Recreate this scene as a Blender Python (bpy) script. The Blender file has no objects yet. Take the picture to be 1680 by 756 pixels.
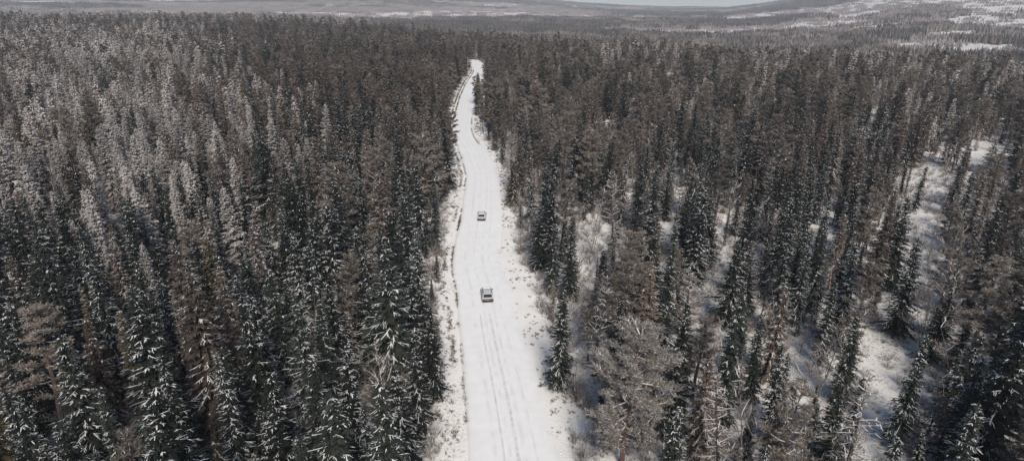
import bpy, math, random
import numpy as np
from mathutils import Vector, Matrix

# ------------------------------------------------------------------ camera, sky, sun, exposure
scene = bpy.context.scene
col = scene.collection
CAM_H, FPX, PITCH = 44.0, 1000.0, math.radians(20.96)      # metres, focal length in photo pixels
cam_d = bpy.data.cameras.new('camera')
cam_d.sensor_width = 36.0
cam_d.lens = FPX / 1680.0 * 36.0
cam_d.clip_start, cam_d.clip_end = 0.5, 30000.0
cam = bpy.data.objects.new('camera', cam_d); col.objects.link(cam)
cam.location = (0, 0, CAM_H)
cam.rotation_euler = (math.pi / 2 - PITCH, 0, 0)
scene.camera = cam

SUN_EL, SUN_AZ = math.radians(42), math.radians(172)
world = bpy.data.worlds.new('World'); scene.world = world; world.use_nodes = True
wn, wl = world.node_tree.nodes, world.node_tree.links
wn.clear()
sky = wn.new('ShaderNodeTexSky'); sky.sky_type = 'NISHITA'; sky.sun_disc = False
sky.sun_elevation = SUN_EL; sky.sun_rotation = SUN_AZ
sky.altitude = 300; sky.air_density = 1.0; sky.dust_density = 0.6; sky.ozone_density = 1.5
hs = wn.new('ShaderNodeHueSaturation'); hs.inputs['Saturation'].default_value = 0.85
bg = wn.new('ShaderNodeBackground'); bg.inputs['Strength'].default_value = 0.065
wo = wn.new('ShaderNodeOutputWorld')
wl.new(sky.outputs[0], hs.inputs['Color']); mxs = wn.new('ShaderNodeMix'); mxs.data_type = 'RGBA'; mxs.blend_type = 'MULTIPLY'; mxs.inputs['Factor'].default_value = 1.0
cin = [i for i in mxs.inputs if i.type == 'RGBA']; cin[1].default_value = (0.86, 0.96, 1.05, 1)
wl.new(hs.outputs[0], cin[0]); wl.new([o for o in mxs.outputs if o.type == 'RGBA'][0], bg.inputs[0]); wl.new(bg.outputs[0], wo.inputs[0])

sun_d = bpy.data.lights.new('sun', 'SUN'); sun_d.energy = 2.8; sun_d.angle = math.radians(18)
sun_d.color = (1.0, 0.925, 0.82)
sun = bpy.data.objects.new('sun', sun_d); col.objects.link(sun)
sdir = Vector((math.sin(SUN_AZ) * math.cos(SUN_EL), math.cos(SUN_AZ) * math.cos(SUN_EL), math.sin(SUN_EL)))
sun.rotation_euler = sdir.to_track_quat('Z', 'Y').to_euler()
sun.location = (0, 0, 300)

scene.view_settings.view_transform = 'Standard'
scene.view_settings.look = 'None'
scene.view_settings.exposure = 0.55
scene.view_settings.gamma = 1.0
scene.view_settings.use_curve_mapping = False
scene.render.engine = 'CYCLES'
cy = scene.cycles
cy.max_bounces = 5; cy.diffuse_bounces = 3; cy.glossy_bounces = 2; cy.volume_bounces = 1
cy.use_denoising = True; cy.denoiser = 'OPENIMAGEDENOISE'; cy.denoising_prefilter = 'ACCURATE'; cy.denoising_input_passes = 'RGB_ALBEDO_NORMAL'
HAZE_DENSITY = 0.00014

# ------------------------------------------------------------------ helpers
random.seed(7)
RNG = np.random.default_rng(11)
sP, cP = math.sin(PITCH), math.cos(PITCH)

def smooth(a, b, x):
    t = np.clip((np.asarray(x, float) - a) / (b - a), 0, 1)
    return t * t * (3 - 2 * t)

_tab = np.random.default_rng(5).random((256, 256))
def vnoise(x, y, s):
    x = np.asarray(x, float) / s; y = np.asarray(y, float) / s
    xi = np.floor(x).astype(int); yi = np.floor(y).astype(int)
    fx = x - xi; fy = y - yi
    fx = fx * fx * (3 - 2 * fx); fy = fy * fy * (3 - 2 * fy)
    g = lambda a, b: _tab[a & 255, b & 255]
    return (g(xi, yi) * (1 - fx) + g(xi + 1, yi) * fx) * (1 - fy) + (g(xi, yi + 1) * (1 - fx) + g(xi + 1, yi + 1) * fx) * fy

def fnoise(x, y, s):
    return (vnoise(x, y, s) + 0.5 * vnoise(x + 37, y + 91, s / 2.1) + 0.25 * vnoise(x + 11, y - 57, s / 4.3)) / 1.75

# road course: (distance ahead, offset sideways, half width, tree line left, tree line right)
RD = np.array([(-80, 5.5, 4.0, 8.2, 7.2), (20, 2.6, 4.0, 8.2, 7.2), (49.4, 0.12, 3.93, 8.2, 7.6), (59.0, -1.06, 3.75, 8.0, 7.8),
               (72.8, -3.01, 3.51, 8.0, 8.6), (81.1, -4.03, 3.61, 7.8, 9.2), (87.2, -4.66, 3.69, 7.6, 9.4), (99.7, -6.64, 3.59, 7.0, 9.0),
               (110.9, -6.92, 3.7, 7.4, 8.4), (123.7, -6.95, 3.61, 8.0, 7.6), (138.4, -7.39, 3.7, 7.6, 6.8), (155.9, -8.07, 3.63, 7.4, 6.6),
               (167.9, -9.66, 3.62, 7.0, 6.8), (181.7, -11.87, 3.62, 6.4, 7.0), (195.1, -14.84, 3.3, 5.6, 7.2), (210.4, -17.4, 3.3, 5.0, 6.4),
               (224.5, -18.48, 3.3, 5.4, 5.4), (248.6, -19.34, 3.35, 6.4, 5.0), (288.8, -20.84, 3.3, 7.0, 5.0), (335.8, -21.41, 3.3, 7.0, 5.0),
               (414.2, -21.73, 3.62, 7.0, 5.4), (445, -27, 3.6, 6, 5.2), (485, -42, 3.5, 5, 4.8), (520, -66, 3.5, 4.5, 4.5),
               (560, -105, 3.5, 4.5, 4.5)])
def _spl(y, k):
    """smooth (Catmull-Rom) interpolation of a column of RD"""
    y = np.asarray(y, float); X = RD[:, 0]; V = RD[:, k]
    m = np.gradient(V, X)
    i = np.clip(np.searchsorted(X, y) - 1, 0, len(X) - 2)
    h = X[i + 1] - X[i]; t = np.clip((y - X[i]) / h, 0, 1)
    return ((2*t**3 - 3*t**2 + 1) * V[i] + (t**3 - 2*t**2 + t) * h * m[i] + (-2*t**3 + 3*t**2) * V[i+1] + (t**3 - t**2) * h * m[i+1])
def road_x(y): return _spl(y, 1)
def road_w(y): return _spl(y, 2)

def terrain(x, y):
    x = np.asarray(x, float); y = np.asarray(y, float)
    r = np.hypot(x, y); yy = np.maximum(y, 1.0); u = np.clip(x / yy, -1.2, 1.2)
    off = x - road_x(y)
    near = smooth(9, 30, np.abs(off)) + (y > 560)
    near = np.clip(near, 0, 1)
    z = near * ((fnoise(x + 500, y + 500, 60) - 0.5) * 2.4 + (fnoise(x, y, 14) - 0.5) * 0.9)
    z = z + (fnoise(x, y, 3.1) - 0.5) * 0.35 * smooth(5.0, 6.5, np.abs(off))
    inroad = y < 575
    # road bed: ditch on both sides, low bank on the left
    ao = np.abs(off)
    prof = np.where(ao < 4.4, -0.25, -0.25 * (1 - smooth(4.4, 5.0, ao))) + np.where((off < -4.4) & (off > -7), -0.22 * np.exp(-((ao - 5.4) / 0.6) ** 2), 0)
    prof = np.where((off < -6.0) & (off > -11), prof + 0.35 * np.exp(-((off + 7.6) / 1.3) ** 2), prof)
    z = z + prof * inroad
    # the plateau ends, a valley follows, then far hills
    edge = np.interp(u, [-1.0, -0.45, -0.25, -0.05, 0.2, 0.4], [1000, 950, 740, 540, 400, 345])
    rise = np.interp(u, [-1.0, -0.4, -0.1, 0.2, 1.0], [9, 8, 2, 0, 0]) * smooth(350, 900, r)
    valley = np.interp(u, [-1.0, -0.3, 0.0, 0.35, 0.6, 1.0], [-26, -28, -34, -38, -36, -32])
    top = np.interp(u, [-1.0, -0.75, -0.45, -0.2, 0.0, 0.03, 0.12, 0.25, 0.33, 0.40, 0.46, 0.55, 0.8, 1.0],
                    [74, 70, 62, 52, 36, 28, -14, -44, -36, 8, 44, 70, 105, 115])
    rh = np.interp(u, [-1.0, 0.25, 0.40, 0.60, 1.0], [5200, 5200, 4200, 3000, 2800])
    vs = smooth(0, 1, (r - edge) / (np.interp(u, [-1, 0.0, 0.25, 0.5], [350, 300, 460, 520])))
    z = z + rise + (valley - rise) * vs
    hill = np.clip((r - (edge + 500)) / (rh - edge - 500), 0, 1) ** 1.35
    z = z + (top - valley) * hill
    z = z - smooth(rh, rh + 1800, r) * 80
    z = z + (fnoise(x, y, 420) - 0.5) * 22 * smooth(900, 1800, r) + (fnoise(x + 99, y, 130) - 0.5) * 9 * smooth(700, 1400, r)
    return z

def project(x, y, z):
    """world -> photo pixel (1680 wide) and depth"""
    zc = z - CAM_H
    d = y * cP - zc * sP
    v = y * sP + zc * cP
    return 840 + FPX * x / d, 378 - FPX * v / d, d

def pix(px, py, zg=None):
    """photo pixel -> point on the terrain (found by walking along the ray until it meets the ground)"""
    a = (px - 840) / FPX; b = (378 - py) / FPX
    dx, dy, dz = a, cP + b * sP, -sP + b * cP
    t = np.geomspace(20, 9000, 3000)
    X, Y, Z = dx * t, dy * t, CAM_H + dz * t
    hit = np.nonzero(Z <= (terrain(X, Y) if zg is None else zg))[0]
    k = hit[0] if len(hit) else len(t) - 1
    return float(X[k]), float(Y[k])

# ------------------------------------------------------------------ materials
def mat(name, base, rough=0.8, base2=None, scale=3.0, bump=0.0, bscale=12.0, lo=0.35, hi=0.65, spec=0.3, coat=0.0, metal=0.0, rand=0.0, detail=4):
    m = bpy.data.materials.new(name); m.use_nodes = True
    n, l = m.node_tree.nodes, m.node_tree.links
    p = n['Principled BSDF']
    p.inputs['Roughness'].default_value = rough
    p.inputs['Specular IOR Level'].default_value = spec
    p.inputs['Coat Weight'].default_value = coat
    p.inputs['Metallic'].default_value = metal
    p.inputs['Base Color'].default_value = (*base, 1)
    out = None
    if base2 is not None:
        tc = n.new('ShaderNodeTexCoord'); nz = n.new('ShaderNodeTexNoise')
        nz.inputs['Scale'].default_value = scale; nz.inputs['Detail'].default_value = detail
        l.new(tc.outputs['Object'], nz.inputs['Vector'])
        rp = n.new('ShaderNodeValToRGB'); rp.color_ramp.elements[0].position = lo; rp.color_ramp.elements[1].position = hi
        rp.color_ramp.elements[0].color = (*base, 1); rp.color_ramp.elements[1].color = (*base2, 1)
        l.new(nz.outputs['Fac'], rp.inputs['Fac']); out = rp.outputs[0]
        l.new(out, p.inputs['Base Color'])
    if rand > 0:
        oi = n.new('ShaderNodeObjectInfo'); h = n.new('ShaderNodeHueSaturation')
        mr = n.new('ShaderNodeMapRange'); mr.inputs['To Min'].default_value = 1 - rand; mr.inputs['To Max'].default_value = 1 + rand
        l.new(oi.outputs['Random'], mr.inputs['Value']); l.new(mr.outputs[0], h.inputs['Value'])
        if out is not None: l.new(out, h.inputs['Color'])
        else: h.inputs['Color'].default_value = (*base, 1)
        l.new(h.outputs[0], p.inputs['Base Color'])
    if bump > 0:
        tc2 = n.new('ShaderNodeTexCoord'); n2 = n.new('ShaderNodeTexNoise'); n2.inputs['Scale'].default_value = bscale
        n2.inputs['Detail'].default_value = 5
        l.new(tc2.outputs['Object'], n2.inputs['Vector'])
        bp = n.new('ShaderNodeBump'); bp.inputs['Strength'].default_value = bump; bp.inputs['Distance'].default_value = 0.1
        l.new(n2.outputs['Fac'], bp.inputs['Height']); l.new(bp.outputs[0], p.inputs['Normal'])
    return m

M = {}
M['road_snow'] = mat('packed road snow', (0.84, 0.835, 0.83), 0.55, (0.79, 0.785, 0.78), 0.7, 0.25, 6)
M['rut_snow'] = mat('tyre packed snow', (0.58, 0.575, 0.57), 0.5, (0.76, 0.755, 0.75), 1.8, 0.3, 9, 0.3, 0.6)
M['faint_rut'] = mat('lightly pressed snow', (0.74, 0.735, 0.73), 0.55, (0.82, 0.815, 0.81), .5, 0.3, 9, 0.42, 0.58)
M['tree_snow'] = mat('snow on branches', (0.82, 0.82, 0.82), 0.7, (0.72, 0.71, 0.70), 2.0)
M['dark'] = mat('dark green spruce needles', (0.014, 0.018, 0.0145), 0.75, (0.030, 0.034, 0.027), 1.2, rand=0.45, spec=0.15)
M['brown'] = mat('brown green spruce needles', (0.078, 0.057, 0.046), 0.75, (0.125, 0.096, 0.079), 1.2, rand=0.5, spec=0.15)
M['olive'] = mat('olive spruce needles', (0.055, 0.046, 0.024), 0.75, (0.075, 0.055, 0.034), 1.2, rand=0.25, spec=0.15)
M['grey'] = mat('glare and distance paled needles', (0.30, 0.265, 0.243), 0.75, (0.41, 0.37, 0.345), 1.2, rand=0.35, spec=0.15)  # pale colour carries painted lens glare and distance fade
M['pine'] = mat('grey brown pine needles', (0.12, 0.097, 0.080), 0.75, (0.195, 0.165, 0.14), 1.5, rand=0.4, spec=0.15)
M['frostpine'] = mat('frosted grey pine needles', (0.16, 0.138, 0.122), 0.75, (0.27, 0.243, 0.222), 1.5, spec=0.15)
M['bark'] = mat('dark spruce bark', (0.055, 0.045, 0.038), 0.9, (0.09, 0.075, 0.065), 5, 0.4, 20)
M['pinebark'] = mat('grey brown pine bark', (0.10, 0.07, 0.058), 0.9, (0.075, 0.058, 0.05), 3, 0.4, 16)
M['redbark'] = mat('red brown pine bark', (0.15, 0.075, 0.064), 0.9, (0.11, 0.065, 0.057), 3, 0.4, 16)
M['twig'] = mat('grey brown twigs', (0.17, 0.135, 0.115), 0.85, (0.25, 0.21, 0.185), 2, rand=0.3, spec=0.2)
M['birch'] = mat('pale birch bark', (0.34, 0.31, 0.28), 0.8, (0.16, 0.13, 0.115), 3, rand=0.2, spec=0.2)
M['grass'] = mat('dry dark grass', (0.07, 0.06, 0.045), 0.9, (0.16, 0.13, 0.09), 6, rand=0.4, spec=0.15)
M['purple'] = mat('far bare birch wood', (0.19, 0.16, 0.17), 0.85, (0.27, 0.235, 0.235), 0.3, rand=0.25, spec=0.1)

# ground: snow with brown heather and moss showing through away from the road
def ground_material():
    m = bpy.data.materials.new('snowy forest floor'); m.use_nodes = True
    n, l = m.node_tree.nodes, m.node_tree.links
    p = n['Principled BSDF']; p.inputs['Roughness'].default_value = 0.7; p.inputs['Specular IOR Level'].default_value = 0.25
    tc = n.new('ShaderNodeTexCoord')
    def noise(s, d=5):
        a = n.new('ShaderNodeTexNoise'); a.inputs['Scale'].default_value = s; a.inputs['Detail'].default_value = d
        l.new(tc.outputs['Object'], a.inputs['Vector']); return a
    a = noise(2.6, 8); b = noise(0.22, 4)
    add = n.new('ShaderNodeMath'); add.operation = 'MULTIPLY_ADD'; add.inputs[1].default_value = 0.6
    l.new(b.outputs['Fac'], add.inputs[0]); l.new(a.outputs['Fac'], add.inputs[2])
    at = n.new('ShaderNodeAttribute'); at.attribute_name = 'litter'
    ad2 = n.new('ShaderNodeMath'); ad2.operation = 'ADD'; l.new(add.outputs[0], ad2.inputs[0]); l.new(at.outputs['Fac'], ad2.inputs[1]); add = ad2
    rp = n.new('ShaderNodeValToRGB'); e = rp.color_ramp.elements
    e[0].position = 0.74; e[0].color = (0.81, 0.785, 0.755, 1)
    e[1].position = 1.02; e[1].color = (0.20, 0.165, 0.14, 1)
    k = e.new(0.86); k.color = (0.62, 0.585, 0.545, 1)
    l.new(add.outputs[0], rp.inputs['Fac']); l.new(rp.outputs[0], p.inputs['Base Color'])
    c = noise(3.5, 6); bp = n.new('ShaderNodeBump'); bp.inputs['Strength'].default_value = 0.6; bp.inputs['Distance'].default_value = 0.15
    l.new(c.outputs['Fac'], bp.inputs['Height']); l.new(bp.outputs[0], p.inputs['Normal'])
    return m
M['ground'] = ground_material()

M['silver'] = mat('silver car paint', (0.52, 0.515, 0.51), 0.4, coat=0.3, spec=0.4)
M['white'] = mat('white car paint', (0.66, 0.66, 0.66), 0.4, coat=0.3, spec=0.4)
M['glass'] = mat('dark car glass', (0.012, 0.013, 0.015), 0.08, spec=0.6)
M['plastic'] = mat('black car plastic', (0.02, 0.02, 0.02), 0.55)
M['tyre'] = mat('tyre rubber', (0.018, 0.018, 0.018), 0.85)
M['rim'] = mat('grey wheel rim', (0.35, 0.35, 0.36), 0.35, metal=0.7)
M['lamp'] = mat('dark red lamp glass', (0.16, 0.012, 0.012), 0.15, spec=0.6)
M['headlamp'] = mat('clear lamp glass', (0.5, 0.5, 0.5), 0.1, spec=0.6)
M['plate'] = mat('number plate', (0.7, 0.7, 0.68), 0.5)

# ------------------------------------------------------------------ mesh building
class MB:
    def __init__(s): s.v = []; s.f = []; s.n = 0
    def quad(s, a, b, c, d):
        s.v += [a, b, c, d]; n = s.n; s.f.append((n, n + 1, n + 2, n + 3)); s.n += 4
    def kite(s, p, d, L, w, side, sag=0.0):
        m = (p[0] + d[0]*L*.45, p[1] + d[1]*L*.45, p[2] + d[2]*L*.45)
        h = w * .5
        s.quad(p, (m[0] + side[0]*h, m[1] + side[1]*h, m[2] + side[2]*h), (p[0] + d[0]*L, p[1] + d[1]*L, p[2] + d[2]*L - sag),
               (m[0] - side[0]*h, m[1] - side[1]*h, m[2] - side[2]*h))
    def strip(s, pts, ws, side, up=0.0):
        """flat strip along pts"""
        base = s.n
        for (x, y, z), w in zip(pts, ws):
            h = w * .5
            s.v += [(x + side[0]*h, y + side[1]*h, z + up), (x - side[0]*h, y - side[1]*h, z + up)]; s.n += 2
        for i in range(len(pts) - 1):
            b = base + 2*i; s.f.append((b, b + 1, b + 3, b + 2))
    def tube(s, pts, rs, k=5, cap=False):
        base = s.n
        for i, p in enumerate(pts):
            q0 = pts[max(0, i - 1)]; q1 = pts[min(len(pts) - 1, i + 1)]
            d = Vector(q1) - Vector(q0)
            if d.length < 1e-6: d = Vector((0, 0, 1))
            d.normalize()
            a = d.cross(Vector((0.3, 1, 0.2))); a = a.normalized() if a.length > 1e-4 else Vector((1, 0, 0)); b = d.cross(a)
            for j in range(k):
                t = 2*math.pi*j/k; o = a*math.cos(t)*rs[i] + b*math.sin(t)*rs[i]
                s.v.append((p[0] + o.x, p[1] + o.y, p[2] + o.z)); s.n += 1
        for i in range(len(pts) - 1):
            for j in range(k):
                s.f.append((base + i*k + j, base + i*k + (j+1) % k, base + (i+1)*k + (j+1) % k, base + (i+1)*k + j))
        if cap: s.f.append(tuple(base + (len(pts)-1)*k + j for j in range(k))); s.f.append(tuple(base + k - 1 - j for j in range(k)))
    def mesh(s, name, m=None):
        me = bpy.data.meshes.new(name); me.from_pydata(s.v, [], s.f); me.update()
        if m: me.materials.append(m)
        return me

def joined(name, parts):
    """one mesh from several (MB, material)"""
    v, f, mi = [], [], []
    for i, (b, _) in enumerate(parts):
        n = len(v); v += b.v; f += [tuple(k + n for k in q) for q in b.f]; mi += [i] * len(b.f)
    me = bpy.data.meshes.new(name); me.from_pydata(v, [], f)
    for _, m in parts: me.materials.append(m)
    me.polygons.foreach_set('material_index', mi); me.update()
    return me

def obj(name, me, parent=None, link=True):
    o = bpy.data.objects.new(name, me)
    if link: col.objects.link(o)
    if parent: o.parent = parent
    return o

U = random.uniform

# ------------------------------------------------------------------ tree kinds; each returns trunk, crown, snow as MB
def spruce(H, R, q=1.0, snow=0.5, gap=0.08, z0f=0.06, bend=0.15):
    T, C, S = MB(), MB(), MB()
    lx, ly = U(-bend, bend), U(-bend, bend)
    ax = lambda z: (lx * (z/H)**2 * 1.5, ly * (z/H)**2 * 1.5)
    rb = 0.011 * H + 0.02
    zs = [0, 0.15*H, 0.5*H, 0.8*H, H]
    T.tube([(ax(z)[0], ax(z)[1], z - (0.3 if z == 0 else 0)) for z in zs], [rb*1.2, rb, rb*.6, rb*.3, 0.01], 6 if q > .5 else 4)
    z = z0f * H
    step0 = 0.36 / q
    lob = [U(0.8, 1.15) for _ in range(7)]; pl = U(0, 6)
    while z < H - 0.15:
        t = (z - z0f*H) / (H - z0f*H)
        Rz = R * (1 - t)**0.85 * min(1, 0.55 + t*3.5) * (1 + 0.16*math.sin(z*2.3 + pl)) + 0.10
        nb = max(3, int((7 if t < .75 else 5) * (0.6 + 0.4*q)))
        a0 = U(0, 6.28)
        for b in range(nb):
            if random.random() < gap: continue
            a = a0 + 6.283*b/nb + U(-.35, .35)
            L = Rz * U(.62, 1.12) * lob[int(a % 6.283 / 0.9) % 7]
            if random.random() < .05: L *= 1.3
            ca, sa = math.cos(a), math.sin(a)
            el = -0.30 + 0.85*t + U(-.14, .14)
            x0, y0 = ax(z); zz = z + U(-.12, .12)
            dro = U(.25, .5) * (1 - t)
            yaw = U(-.35, .35)
            pts = []
            ns = 4 if q > .5 else 2
            for i in range(ns + 1):
                s_ = i/ns; r = L*s_
                w_ = yaw*s_*s_*L*.5
                pts.append((x0 + ca*r - sa*w_, y0 + sa*r + ca*w_, zz + L*(math.tan(el)*s_ - dro*s_*s_ + .5*dro*s_**3)))
            side = (-sa, ca, 0)
            # hanging foliage along the limb
            snowy = random.random() < snow
            def along(s_):
                i = min(ns - 1, int(s_*ns)); f = s_*ns - i
                return tuple(pts[i][c]*(1-f) + pts[i+1][c]*f for c in range(3))
            nk = max(2, int((8 + 13*L) * q)); kf = (1 + 1.1*(1/q - 1))
            for k in range(nk):
                s_ = U(.06, 1.0); p = along(s_)
                sg = random.choice((-1, 1)); fa = a + sg*U(.2, 1.2)
                dz = U(-.8, .02)
                n = math.sqrt(1 + dz*dz); d = (math.cos(fa)/n, math.sin(fa)/n, dz/n)
                l = (U(.16, .40) + .13*L*(1 - s_)) * kf
                tw = U(-.8, .8)
                sd = (-math.sin(fa)*math.cos(tw), math.cos(fa)*math.cos(tw), math.sin(tw))
                C.kite(p, d, l, l*U(.26, .46), sd)
                if random.random() < .13*snow + .02 and dz > -.55:
                    S.kite((p[0] + d[0]*l*.15, p[1] + d[1]*l*.15, p[2] + d[2]*l*.15 + .03), d, l*U(.5, .85), U(.03, .06)*kf, (-math.sin(fa), math.cos(fa), 0))
            ws = [.20, .28, .24, .14, .04] if ns == 4 else [.3, .3, .06]
            C.strip(pts, [w*(.6 + .4*L)*(1/q)**.5 for w in ws], side, 0)
            if snowy:
                i0 = random.choice((0, 0, 1, 1, 2)) if ns == 4 else 0
                w = U(.03, .072)/q**.8
                sp = pts[i0:]
                S.strip(sp, [w*.5] + [w]*(len(sp)-2) + [.025], side, .035)
                for k in range(random.choice((3, 4, 5, 6)) if q > .5 else 1):
                    s_ = U(.25, .9); p = along(s_); sg = random.choice((-1, 1)); fa = a + sg*U(.45, .95); l = U(.25, .55)*(.5 + .35*L)
                    p1 = (p[0] + math.cos(fa)*l*.5, p[1] + math.sin(fa)*l*.5, p[2] - .10*l)
                    fb = fa - sg*U(.1, .6)
                    p2 = (p1[0] + math.cos(fb)*l*.5, p1[1] + math.sin(fb)*l*.5, p1[2] - U(-.05, .3)*l)
                    S.strip([p, p1, p2], [w*.7, w*.65, .02], (-math.sin(fa), math.cos(fa), 0), .03)
        z += step0 * U(.8, 1.2) * (1 if t < .8 else .7)
    C.kite((ax(H)[0], ax(H)[1], H - .5), (0, 0, 1), .75, .14, (1, 0, 0)); C.kite((ax(H)[0], ax(H)[1], H - .5), (0, 0, 1), .75, .14, (0, 1, 0))
    return T, C, S

def crooked(p, d, L, n, wob, lift=0.0):
    pts = [tuple(p)]; d = Vector(d).normalized(); p = Vector(p)
    for i in range(n):
        d = (d + Vector((U(-wob, wob), U(-wob, wob), U(-wob, wob) + lift))).normalized()
        p = p + d * (L/n); pts.append(tuple(p))
    return pts, d

def pine(H, R, q=1.0, snow=0.6, z0f=0.35, n0=34):
    T, C, S = MB(), MB(), MB()
    rb = 0.013*H + 0.03
    tp, _ = crooked((0, 0, -.3), (0, 0, 1), H*.96, 6, .05)
    T.tube(tp, [rb*1.2, rb, rb*.88, rb*.75, rb*.58, rb*.36, .03], 7 if q > .5 else 4)
    n = int(n0 * (.45 + .55*min(1, q)))
    for b in range(n):
        t = (b + U(0, 1)) / n
        z = H*(z0f + (1 - z0f)*t*.97)
        k = min(5, int(z/(H*.96)*6)); f = z/(H*.96)*6 - k; k = min(k, 5); f = min(f, 1)
        p = tuple(tp[k][c]*(1-f) + tp[k+1][c]*f for c in range(3))
        a = b*2.4 + U(-.5, .5)
        L = R * math.sqrt(max(.04, 1 - (max(0, t - .18)/.86)**2)) * U(.6, 1.1) * (.75 if t < .1 else 1)
        el = U(-.1, .35) + .6*t*t
        pts, d = crooked(p, (math.cos(a), math.sin(a), el), L, 4 if q > .5 else 2, .28, .03)
        r0 = .035 + .02*L
        rs = [r0*(1 - .8*i/(len(pts)-1)) for i in range(len(pts))]
        T.tube(pts, rs, 4 if q > .5 else 3)
        side = (-math.sin(a), math.cos(a), 0)
        if random.random() < snow + .2: S.strip(pts, [max(.045, r*1.5) for r in rs], side, r0*.9)
        nt = max(3, int((6 + 5.5*L)*q))
        for j in range(nt):
            s_ = U(.3, 1.02); i = min(len(pts)-2, int(s_*(len(pts)-1))); f = min(1, s_*(len(pts)-1) - i)
            pp = tuple(pts[i][c]*(1-f) + pts[i+1][c]*f for c in range(3))
            fa = a + U(-1.5, 1.5); l2 = U(.3, .75)*(.5 + .25*L)
            tw, dd = crooked(pp, (math.cos(fa), math.sin(fa), U(.0, .8)), l2, 2, .3)
            if q > .5:
                T.tube(tw, [.02, .014, .008], 3)
                if random.random() < snow: S.strip(tw, [.05, .05, .02], (-math.sin(fa), math.cos(fa), 0), .025)
            for c in range(int(19*q) + 3):
                e = Vector(tw[2 if random.random() < .7 else 1])
                v = Vector((U(-1, 1), U(-1, 1), U(-.25, 1))).normalized()
                sd = v.cross(Vector((U(-1, 1), U(-1, 1), U(-1, 1)))).normalized()
                ll = U(.2, .40)*(1 + .7*max(0, 1/q - 1))
                C.kite(tuple(e), v, ll, ll*U(.10, .2)/min(1, q)**1.3, sd)
                if random.random() < .11*snow: S.kite((e.x, e.y, e.z + .04), (v.x, v.y, abs(v.z)*.4), ll*.9, .05/q**.5, (-v.y, v.x, 0))
    return T, C, S

def bare_tree(H, R, q=1.0, snow=0.25, stems=1):
    """leafless broadleaf: trunk and a crown of ascending twigs"""
    T, C, S = MB(), MB(), MB()
    for st in range(stems):
        a = U(0, 6.28); lean = .06 if stems == 1 else .22
        tp, _ = crooked((U(-.2, .2)*(stems > 1), U(-.2, .2)*(stems > 1), -.2), (math.cos(a)*lean, math.sin(a)*lean, 1), H*U(.85, 1), 6, .07)
        rb = (.008*H + .015)/stems**.4
        T.tube(tp, [rb*1.2, rb, rb*.85, rb*.65, rb*.45, rb*.28, .008], 5 if q > .5 else 3)
        nb = int((24 if stems == 1 else 12)*q) + 3
        for b in range(nb):
            t = U(.22, .98); k = min(5, int(t*6)); f = t*6 - k
            p = tuple(tp[k][c]*(1-f) + tp[k+1][c]*f for c in range(3))
            fa = U(0, 6.28); L = R*(1.25 - .8*t)*U(.6, 1.1)
            pts, d = crooked(p, (math.cos(fa), math.sin(fa), U(.5, 1.3)), L, 3, .22, .05)
            C.tube(pts, [.024/q**.5, .018/q**.5, .013/q**.5, .007], 3)
            if random.random() < snow: S.strip(pts, [.04, .04, .03, .01], (-math.sin(fa), math.cos(fa), 0), .03)
            for j in range(int(8*q) + 2):
                s_ = U(.2, 1); i = min(2, int(s_*3)); f = s_*3 - i
                pp = tuple(pts[i][c]*(1-f) + pts[i+1][c]*f for c in range(3))
                ga = fa + U(-1.3, 1.3); l2 = U(.35, .95)*L*.55
                tw, dd = crooked(pp, (math.cos(ga), math.sin(ga), U(.2, 1.3)), l2, 2, .25)
                sd = (-math.sin(ga), math.cos(ga), 0)
                C.strip(tw, [.024/q**.5, .018/q**.5, .006], sd); 
                for m_ in range(2):
                    v = Vector((math.cos(ga + U(-1, 1)), math.sin(ga + U(-1, 1)), U(.1, 1.3))).normalized()
                    C.kite(tw[1 + m_ % 2], tuple(v), l2*.6, .022/q**.5, tuple(v.cross(Vector((.1, .2, 1))).normalized()))
                if random.random() < snow*.6: S.strip(tw, [.03, .03, .01], sd, .02)
    return T, C, S

def bare_conifer(H, R, snow=0.32):
    """leafless conifer: straight trunk, bare, almost level branches carrying snow"""
    T, C, S = MB(), MB(), MB()
    tp, _ = crooked((0, 0, -.3), (0, 0, 1), H, 6, .03)
    T.tube(tp, [.2, .17, .14, .11, .08, .05, .01], 7)
    z = .12*H
    while z < H - .3:
        t = z/H
        for b in range(random.choice((4, 5, 5, 6))):
            a = U(0, 6.28); L = R*(1 - t)**.7*U(.6, 1.1) + .2
            k = min(5, int(t*6)); f = t*6 - k
            p = tuple(tp[k][c]*(1-f) + tp[k+1][c]*f for c in range(3))
            pts, d = crooked(p, (math.cos(a), math.sin(a), U(-.25, .15) + .4*t), L, 4, .1, .05)
            C.tube(pts, [.035, .028, .022, .015, .008], 3)
            sd = (-math.sin(a), math.cos(a), 0)
            if random.random() < snow: S.strip(pts, [.06, .06, .05, .04, .02], sd, .035)
            for j in range(int(3 + 4*L)):
                s_ = U(.2, 1); i = min(3, int(s_*4)); f = s_*4 - i
                pp = tuple(pts[i][c]*(1-f) + pts[i+1][c]*f for c in range(3))
                ga = a + random.choice((-1, 1))*U(.4, 1.1); l2 = U(.25, .7)*(.4 + .3*L)
                tw, dd = crooked(pp, (math.cos(ga), math.sin(ga), U(-.5, .2)), l2, 2, .25)
                C.strip(tw, [.035, .03, .01], (-math.sin(ga), math.cos(ga), 0))
                if random.random() < snow*.5: S.strip(tw, [.04, .035, .01], (-math.sin(ga), math.cos(ga), 0), .02)
        z += U(.28, .5)
    return T, C, S

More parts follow.
